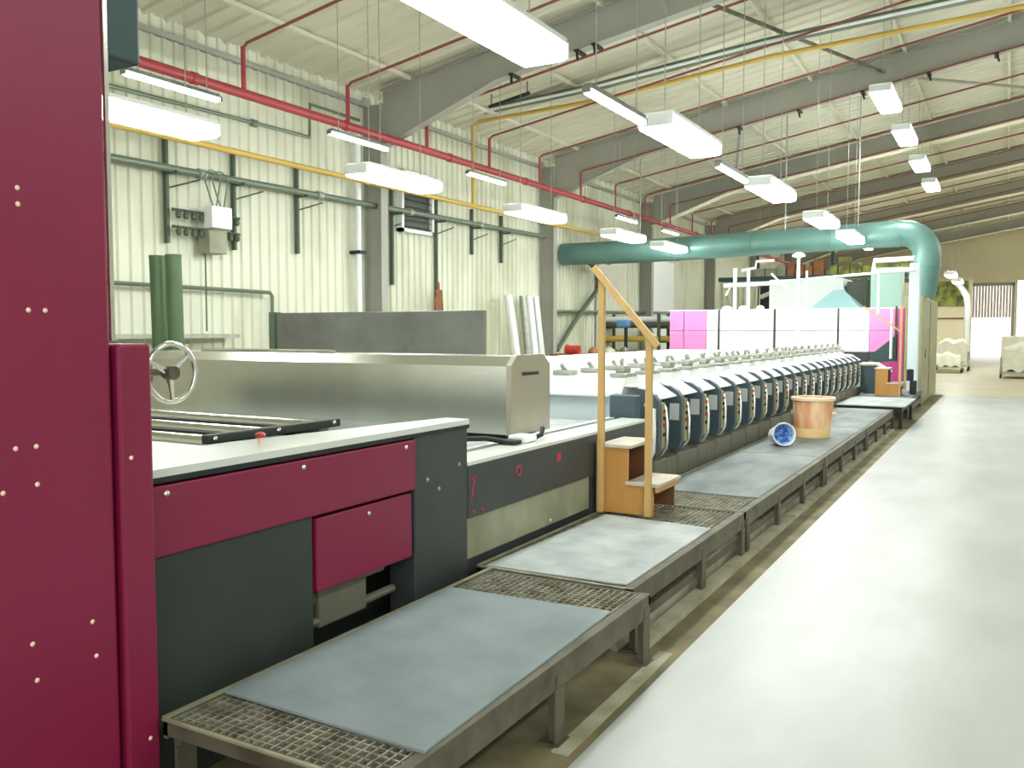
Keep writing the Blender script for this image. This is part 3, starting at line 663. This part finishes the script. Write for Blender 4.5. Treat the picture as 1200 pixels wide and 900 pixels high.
m.prism([((a+nn).x, (a+nn).z), ((b+nn).x, (b+nn).z), ((b-nn).x, (b-nn).z), ((a-nn).x, (a-nn).z)], 'y', 5.55, 5.575); m.build('handrail', 'wood_l', t)
m = MB(); m.prism([(-2.13, 1.50), (-2.04, 1.50), (-2.04, 1.56), (-2.13, 1.60)], 'y', 5.576, 5.60); m.build('corner_gusset', 'olive', t)
m = MB(); m.bbox(-2.49, -2.43, 5.60, 5.618, .335, .83, .004); m.build('edge_post', 'wood_l', t)
# far small stairs
t = thing('small_wooden_stairs', (-2.2, 18.6, .35), 'small far pale wooden stairs with one handrail post by the white pillar', 'stairs')
stairs(t, -2.22, 18.3, .352, .45, 1.12)
m = MB(); m.box(-1.80, -1.76, 18.25, 18.285, .352, 2.1); m.build('post', 'wood_l', t)
m = MB(); m.prism([(-2.45, 2.10), (-1.76, 1.60), (-1.76, 1.56), (-2.45, 2.06)], 'y', 18.21, 18.25); m.build('handrail', 'wood_l', t)

# ------------------------------------------------------------------ tub, bucket, bin
t = thing('plastic_tub', (-2.0, 10.9, .324), 'large orange stained tub standing on the platform', 'tub')
c = (-2.02, 10.95, .324)
m = MB(); m.lathe([(.207, .118), (.2095, .12), (.235, .44), (.237, .48), (.225, .48), (.205, .12), (.01, .12)], c, 36, cap=False); m.build('tub_body', 'tub', t, smooth=True)
m = MB(); m.lathe([(.236, .445), (.255, .45), (.258, .485), (.232, .49), (.228, .46)], c, 36, cap=False); m.build('rim', 'tub_l', t, smooth=True)
m = MB(); m.lathe([(.001, 0), (.19, 0), (.198, .008), (.2095, .12), (.206, .12)], c, 36, cap=False); m.build('clean_band', mat('pale_orange_plastic', (.86, .60, .28), .4), t, smooth=True)
for s in (-1, 1):
    m = MB(); m.bbox(c[0]+s*.235-.015, c[0]+s*.235+.02*s+.015, c[1]-.03, c[1]+.03, c[2]+.27, c[2]+.31, .008); m.build('handle_lug', 'tub_l', t)
t = thing('paint_bucket', (-2.25, 10.0, .324), 'small white bucket tipped over with blue paint inside, left of the orange tub', 'bucket')
t['_w'] = (0, 0, 0)
m = MB(); m.lathe([(.075, 0), (.10, .20), (.106, .205), (.104, .215), (.094, .212), (.072, .008), (.001, .008)], (0, 0, 0), 4 if False else 24, cap=False); m.lathe([(.075, 0), (.001, 0)], (0, 0, 0), 24, cap=False); m.build('pail', 'white', t, smooth=True)
m = MB(); m.lathe([(.072, .02), (.089, .16), (.087, .17), (.001, .10)], (0, 0, 0), 24, cap=False); m.build('paint', 'blue', t, smooth=True)
m = MB(); m.tube([(-.10, 0, .2)] + arc((0, 0, .2), .11, 180, 360, 12, 'xz') + [(.10, 0, .2)], .004, 6); m.build('wire_handle', 'chrome', t)
t.rotation_euler = (math.radians(80.5), 0, math.radians(32)); t.location = (-2.26, 10.1, .324+.094); t.scale = (1.25, 1.25, 1.25)
t['_w'] = (-2.20, 10.05, .42)
t = thing('slate_bin', (-2.4, 19.0, .35), 'slate blue bin draped with white cloth beside the far stairs', 'bin')
m = MB(); m.bbox(-2.58, -2.27, 18.9, 19.3, .352, .90, .015); m.build('bin_body', 'slate', t)
m = MB(); m.bbox(-2.60, -2.25, 18.87, 19.33, .90, .965, .03, 3); m.prism([(-2.26, .95), (-2.02, .80), (-2.02, .78), (-2.26, .90)], 'y', 18.9, 19.3); m.build('cloth_cover', 'cloth', t, smooth=True)

# ------------------------------------------------------------------ dryer
t = thing('dryer', (-5, 24, 0), 'long white and magenta panelled dryer at the end of the print heads', 'dryer')
m = MB(); m.box(-7.3, -2.0, 21.06, 30, 0.0, 2.06); m.build('body', 'offwhite', t)
m = MB(); m.box(-7.38, -2.7, 20.98, 21.06, .55, 1.13); m.build('dark_base', 'charcoal', t)
xs = [(-7.35, -7.0, 'pink'), (-6.98, -6.42, 'pink'), (-6.41, -6.13, 'white'), (-6.09, -4.80, 'white'), (-4.76, -3.38, 'white'), (-3.34, -2.70, 'white'), (-2.69, -2.10, 'pink')]
for a, b, mm in xs:
    m = MB(); m.bbox(a, b, 21.0, 21.06, 1.14, 1.60, .006); m.bbox(a, b, 21.0, 21.06, 1.615, 2.10, .006); o = m.build('front_panel', mm, t)
    if mm == 'pink': o['label'] = 'pink magenta panel'
for x in (-6.11, -4.78, -3.36): 
    m = MB(); m.box(x-.02, x+.02, 20.985, 21.05, 1.13, 2.12); m.build('seam_post', 'charcoal', t)
m = MB(); m.prism([(-2.69, 1.14), (-2.1, 1.14), (-2.1, .95), (-2.69, .95)], 'y', 21.0, 21.05); m.prism([(-2.6, 1.12), (-2.1, 1.55), (-2.1, .9), (-2.6, .9)], 'y', 20.96, 21.0); m.build('guard_plate', 'teal_dark', t)
m = MB(); m.prism([(-2.6, .9), (-2.05, .95), (-2.0, .35), (-2.45, .35)], 'y', 20.95, 21.02); m.bbox(-2.10, -1.97, 20.9, 21.3, .35, 2.1, .01); m.build('lower_magenta_panel', 'magenta_l', t)
m = MB(); m.box(-7.4, -2.0, 21.0, 30, 2.105, 2.125); m.build('roof_edge', 'white', t)
m = MB(); m.bbox(-2.16, -2.12, 20.9, 20.96, 1.0, 2.15, .005); m.build('dark_post', 'charcoal', t)
for i, (x, w) in enumerate(((-5.6, .12), (-5.2, .1), (-6.0, .13))):
    m = MB(); m.lathe([(w, 0), (w, .05), (w*.6, .09), (.01, .1)], (x, 21.3, 2.125), 12)
    tag(m.build('vent_cap', 'cloth' if i else 'white', None, smooth=True, origin=(x, 21.3, 2.125)), 'small pale bundle on the dryer roof, %s' % ('middle', 'rightmost', 'leftmost')[i], 'bundle', 'bundles on the dryer roof')
# rear upper body, pyramid hood
t = thing('exhaust_housing', (-4.9, 24, 2.1), 'pale exhaust housing with a blue pyramid hood standing on the dryer', 'housing')
m = MB(); m.bbox(-5.62, -3.75, 24.0, 26, 2.125, 2.98, .01); m.build('housing_box', 'white', t)
m = MB(); b_ = 2.125; 
v = [m.bm.verts.new(p) for p in ((-4.25, 22.2, b_), (-3.05, 22.2, b_), (-3.05, 23.4, b_), (-4.25, 23.4, b_), (-3.75, 22.7, 2.62), (-3.55, 22.7, 2.62), (-3.55, 22.9, 2.62), (-3.75, 22.9, 2.62))]
for f in ((0, 1, 5, 4), (1, 2, 6, 5), (2, 3, 7, 6), (3, 0, 4, 7), (4, 5, 6, 7), (0, 3, 2, 1)): m.bm.faces.new([v[i] for i in f])
m.build('pyramid_hood', mat('pale_teal_paint', (.30, .48, .50), .4), t)
tag((lambda m: (m.bbox(-2.95, -2.25, 23.0, 23.6, 2.125, 3.15, .01), m.build('green_cabinet', 'glass_g', None, origin=(-2.6, 23.3, 2.125)))[1])(MB()), 'pale green cabinet on the dryer beside the white pillar', 'cabinet')
t = thing('pump_set', (-3.1, 23, 2.1), 'dark pump and pipe cluster on the dryer beside the green cabinet', 'pump')
m = MB()
for x in (-3.42, -3.3, -3.18, -3.06): m.tube([(x+.25, 23.9, 2.13), (x+.25, 23.9, 3.05)], .035, 8)
m.build('upright_pipes', 'bracket', t, smooth=True)
m = MB(); m.bbox(-3.7, -2.97, 24.3, 25.2, 2.125, 2.9, .02); m.build('pump_body', 'louvre', t)
# curtained enclosure behind dryer
t = thing('curtained_booth', (-7, 26, 2.1), 'olive curtained booth rising behind the left part of the dryer', 'booth')
m = MB(); pts = []
for k in range(41): pts.append((-7.55+k*.028, 26.0+.04*math.sin(k*1.1)))
m.prism(pts + [(p[0], p[1]+.03) for p in pts[::-1]], 'z', 2.13, 3.05); m.build('curtain', 'cloth_g', t)
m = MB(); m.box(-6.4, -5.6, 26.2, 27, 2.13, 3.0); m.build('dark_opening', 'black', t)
m = MB(); m.box(-7.6, -2.4, 26.0, 26.6, 3.08, 3.2); m.build('lintel', 'teal_dark', t)
m = MB(); m.tube([(-6.35, 26.1, 2.6), (-6.1, 26.05, 2.7), (-5.75, 26.1, 2.62)], .07, 8); m.build('white_bundle', 'cloth', t, smooth=True)
for i, (x0, x1, mm, n_) in enumerate(((-7.6, -6.6, 'cream', 'cream boxes'), (-6.55, -5.3, 'brown', 'orange brown cartons'), (-5.2, -2.6, 'foliage', 'olive brown stacks'))):
    m = MB(); k = 0; x = x0
    while x < x1-.05:
        w = random.uniform(.25, .4); m.bbox(x, min(x+w, x1), 30.4, 30.9, 3.25, 3.25+random.uniform(.45, .8), .01); x += w+.03
    tag(m.build('carton_stack', mm, None, origin=(x0, 30.4, 3.25)), 'row of %s on the high rack behind the dryer' % n_, 'boxes', 'stock on the high rack')
t = thing('storage_rack', (-5, 31, 0), 'high storage rack behind the dryer under the teal duct', 'rack')
m = MB(); m.box(-7.8, -2.4, 30.3, 31.1, 3.17, 3.25); m.build('shelf', 'teal_dark', t)
for x in (-7.7, -5.2, -2.5):
    m = MB(); m.box(x-.05, x+.05, 31.1, 31.2, 0, 4.3); m.build('upright', 'teal_dark', t)
# white steam pipes over the dryer
t = thing('steam_pipework', (-4, 19.6, 2), 'white steam pipes forming a frame above the dryer', 'pipe')
for p, r in (([(-5.55, 19.6, 2.40+.0), (-5.45, 19.6, 2.62), (-2.45, 19.6, 2.80)], .028), ([(-2.45, 19.6, 2.83), (-2.45, 19.6, 3.06), (-1.70, 19.6, 3.08), (-1.68, 19.6, 2.86), (-2.45, 19.6, 2.83)], .055),
             ([(-3.98, 19.6, 3.2), (-3.98, 19.6, 1.2)], .035), ([(-3.80, 19.6, 2.9), (-3.80, 19.6, 2.3)], .025), ([(-5.35, 19.6, 3.0), (-5.35, 19.6, 2.1)], .04),
             ([(-5.05, 19.6, 3.0), (-5.05, 19.6, 2.0)], .035), ([(-5.2, 19.6, 2.95), (-4.9, 19.6, 3.0), (-4.88, 19.6, 3.14), (-4.5, 19.6, 3.15)], .03),
             ([(-5.6, 19.6, 2.62), (-4.3, 19.6, 2.66)], .05), ([(-2.36, 19.6, 2.8), (-2.36, 19.6, 1.95)], .03), ([(-4.55, 19.6, 2.86), (-4.2, 19.6, 2.5)], .022),
             ([(-2.22, 20.8, 2.1), (-2.22, 20.8, 1.0)], .03)):
    m = MB(); m.tube(p, r, 10); m.build('pipe', 'white', t, smooth=True)
m = MB(); m.lathe([(.05, 0), (.14, .03), (.14, .06), (.06, .12)], (-3.98, 19.6, 3.18), 14); m.build('pipe_cowl', 'white', t, smooth=True)
t = thing('white_pillar', (-1.68, 19.8, 0), 'tall white square duct pillar beside the olive cabinet', 'pillar')
m = MB(); m.bbox(-1.80, -1.60, 19.8, 20.05, .352, 3.0, .02); m.build('shaft', 'whiteb', t)
m = MB(); m.bbox(-1.66, -1.54, 18.9, 19.1, .352, .62, .02); m.bbox(-1.72, -1.60, 18.9, 19.05, .62, .85, .02)
tag(m.build('black_pump', 'black', None, origin=(-1.6, 19, .352)), 'small black pump at the foot of the white pillar', 'pump')
t = thing('exhaust_cabinet', (-1.9, 23, 0), 'tall olive exhaust cabinet at the end of the platform under the duct elbow', 'cabinet')
m = MB(); m.bbox(-1.95, -1.60, 20.75, 25.3, 0, 2.35, .015); m.build('body', 'olive', t)
m = MB(); m.box(-1.598, -1.585, 21.6, 21.68, 1.0, 1.2); m.box(-1.602, -1.59, 22.8, 22.83, .1, 2.3); m.build('door_handle', 'louvre', t)
# teal duct
t = thing('exhaust_duct', (-5, 20.3, 3.6), 'large round teal duct crossing the hall and bending down to the olive cabinet', 'duct')
dy = 21.4
m = MB(); path = [(-10.3, dy-.5, 3.62), (-8, dy-.4, 3.62), (-6, dy-.2, 3.68), (-2.1, dy, 3.78)]
path += arc((-2.1, dy, 3.28), .50, 90, 0, 8, 'xz')[1:] + [(-1.62, dy+.0, 2.9), (-1.70, dy, 2.36)]
m.tube(path, .29, 24); m.build('duct_tube', 'duct', t, smooth=True)
for x, z in ((-9.0, 3.61), (-7.2, 3.64), (-5.4, 3.70), (-3.6, 3.74), (-2.2, 3.78)):
    yy = dy - .5*(-x-2.1)/8.2
    m = MB(); m.tube([(x-.03, yy, z), (x+.03, yy, z)], .305, 24); m.build('duct_band', 'duct', t, smooth=True)
m = MB(); m.tube([(-1.62, dy, 3.02), (-1.62, dy, 3.08)], .31, 24); m.build('duct_band', 'duct', t, smooth=True)
for x in (-8.2, -4.6, -3.0):
    m = MB(); m.tube([(x, dy-.3, 3.95), (x, dy-.3, roofz(x)-.06)], .015, 6); m.build('hanger_rod', 'galv', t)
# far flue
t = thing('flue_pipe', (-1.9, 43, 0), 'pale bent flue pipe standing far off right of the duct elbow', 'pipe')
m = MB(); m.tube([(-2.45, 43, 4.2), (-1.85, 43, 3.55), (-1.6, 43, 3.1), (-1.55, 43, 2.7), (-1.55, 43, 0)], .13, 12); m.build('pipe', 'offwhite', t, smooth=True)
# far enclosure wall
t = thing('far_partition', (-2.5, 45, 0), 'olive cream partition far behind the exhaust cabinet with a green and brown board', 'partition')
m = MB(); m.box(-4.5, -1.45, 45, 45.15, 0, 3.95); m.build('panel', 'wall_tan', t)
m = MB(); m.box(-3.2, -1.6, 44.93, 45, 2.75, 3.9); m.build('board', 'foliage', t)
m = MB(); m.box(-4.5, -1.45, 44.95, 45, 2.15, 2.22); m.build('rail', 'brown', t)
# ------------------------------------------------------------------ trolleys of cloth
def trolley(loc, sx, sy, h, label, seed):
    rnd = random.Random(seed)
    t = thing('cloth_trolley', loc, label, 'trolley', 'cloth trolleys at the far end of the aisle')
    X, Y, Z = loc
    m = MB()
    for a in (-sx, sx):
        for b in (-sy, sy): m.tube([(X+a, Y+b, .14), (X+a, Y+b, h*.62)], .025, 8)
    m.box(X-sx, X+sx, Y-sy, Y+sy, .18, .24)
    m.build('frame', 'galv', t)
    for a in (-sx, sx):
        for b in (-sy, sy):
            m = MB(); m.tube([(X+a-.03, Y+b, .08), (X+a+.03, Y+b, .08)], .08, 14); m.build('wheel', 'black', t, smooth=True)
    m = MB(); bm = bmesh.new(); bmesh.ops.create_grid(bm, x_segments=16, y_segments=12, size=1)
    for v in bm.verts:
        u, w = v.co.x, v.co.y; e = max(abs(u), abs(w))
        z = h*(1-.25*e**4) + .05*math.sin(7*u+seed) + .04*math.cos(9*w+seed*2) + rnd.uniform(-.02, .02)
        if e > .99: z = .26 + .06*math.sin(11*u+5*w)
        v.co = Vector((X+u*sx*1.05, Y+w*sy*1.05, z))
    m.merge(bm); m.build('cloth_load', 'cloth', t, smooth=True)
trolley((-2.05, 38.0, 0), .55, .6, .72, 'low trolley heaped with cream cloth right of the exhaust cabinet, front', 1)
trolley((-1.95, 40.2, 0), .6, .6, 1.25, 'taller trolley heaped with cream cloth behind the low one', 4)
trolley((.55, 35.0, 0), .72, 1.0, 1.15, 'bulky cloth trolley at the right edge of the picture', 9)
m = MB(); m.bbox(-.2, 1.4, 37.0, 38.2, 0, 1.42, .03); tag(m.build('carton_pallet', 'cloth', None, origin=(.6, 37.6, 0)), 'pale block of cartons behind the right hand cloth trolley', 'cartons')

# ------------------------------------------------------------------ light and camera
w = bpy.data.worlds.new('World'); SC.world = w; w.use_nodes = True
bg = w.node_tree.nodes['Background']; bg.inputs['Color'].default_value = (.95, 1.0, .97, 1); bg.inputs['Strength'].default_value = 1.5

cam = bpy.data.cameras.new('camera'); co = bpy.data.objects.new('camera', cam); COL.objects.link(co)
co.location = (0, 0, 1.6)
co.rotation_euler = (math.radians(90-3.45), 0, math.radians(29.5))
cam.sensor_width = 36; cam.lens = 36*1025/1200; cam.clip_end = 200
SC.camera = co
for o in COL.objects:
    if '_w' in o: del o['_w']
SC.view_settings.view_transform = 'Standard'; SC.view_settings.look = 'None'
SC.view_settings.gamma = 1; SC.view_settings.use_curve_mapping = False
SC.view_settings.exposure = 0.8
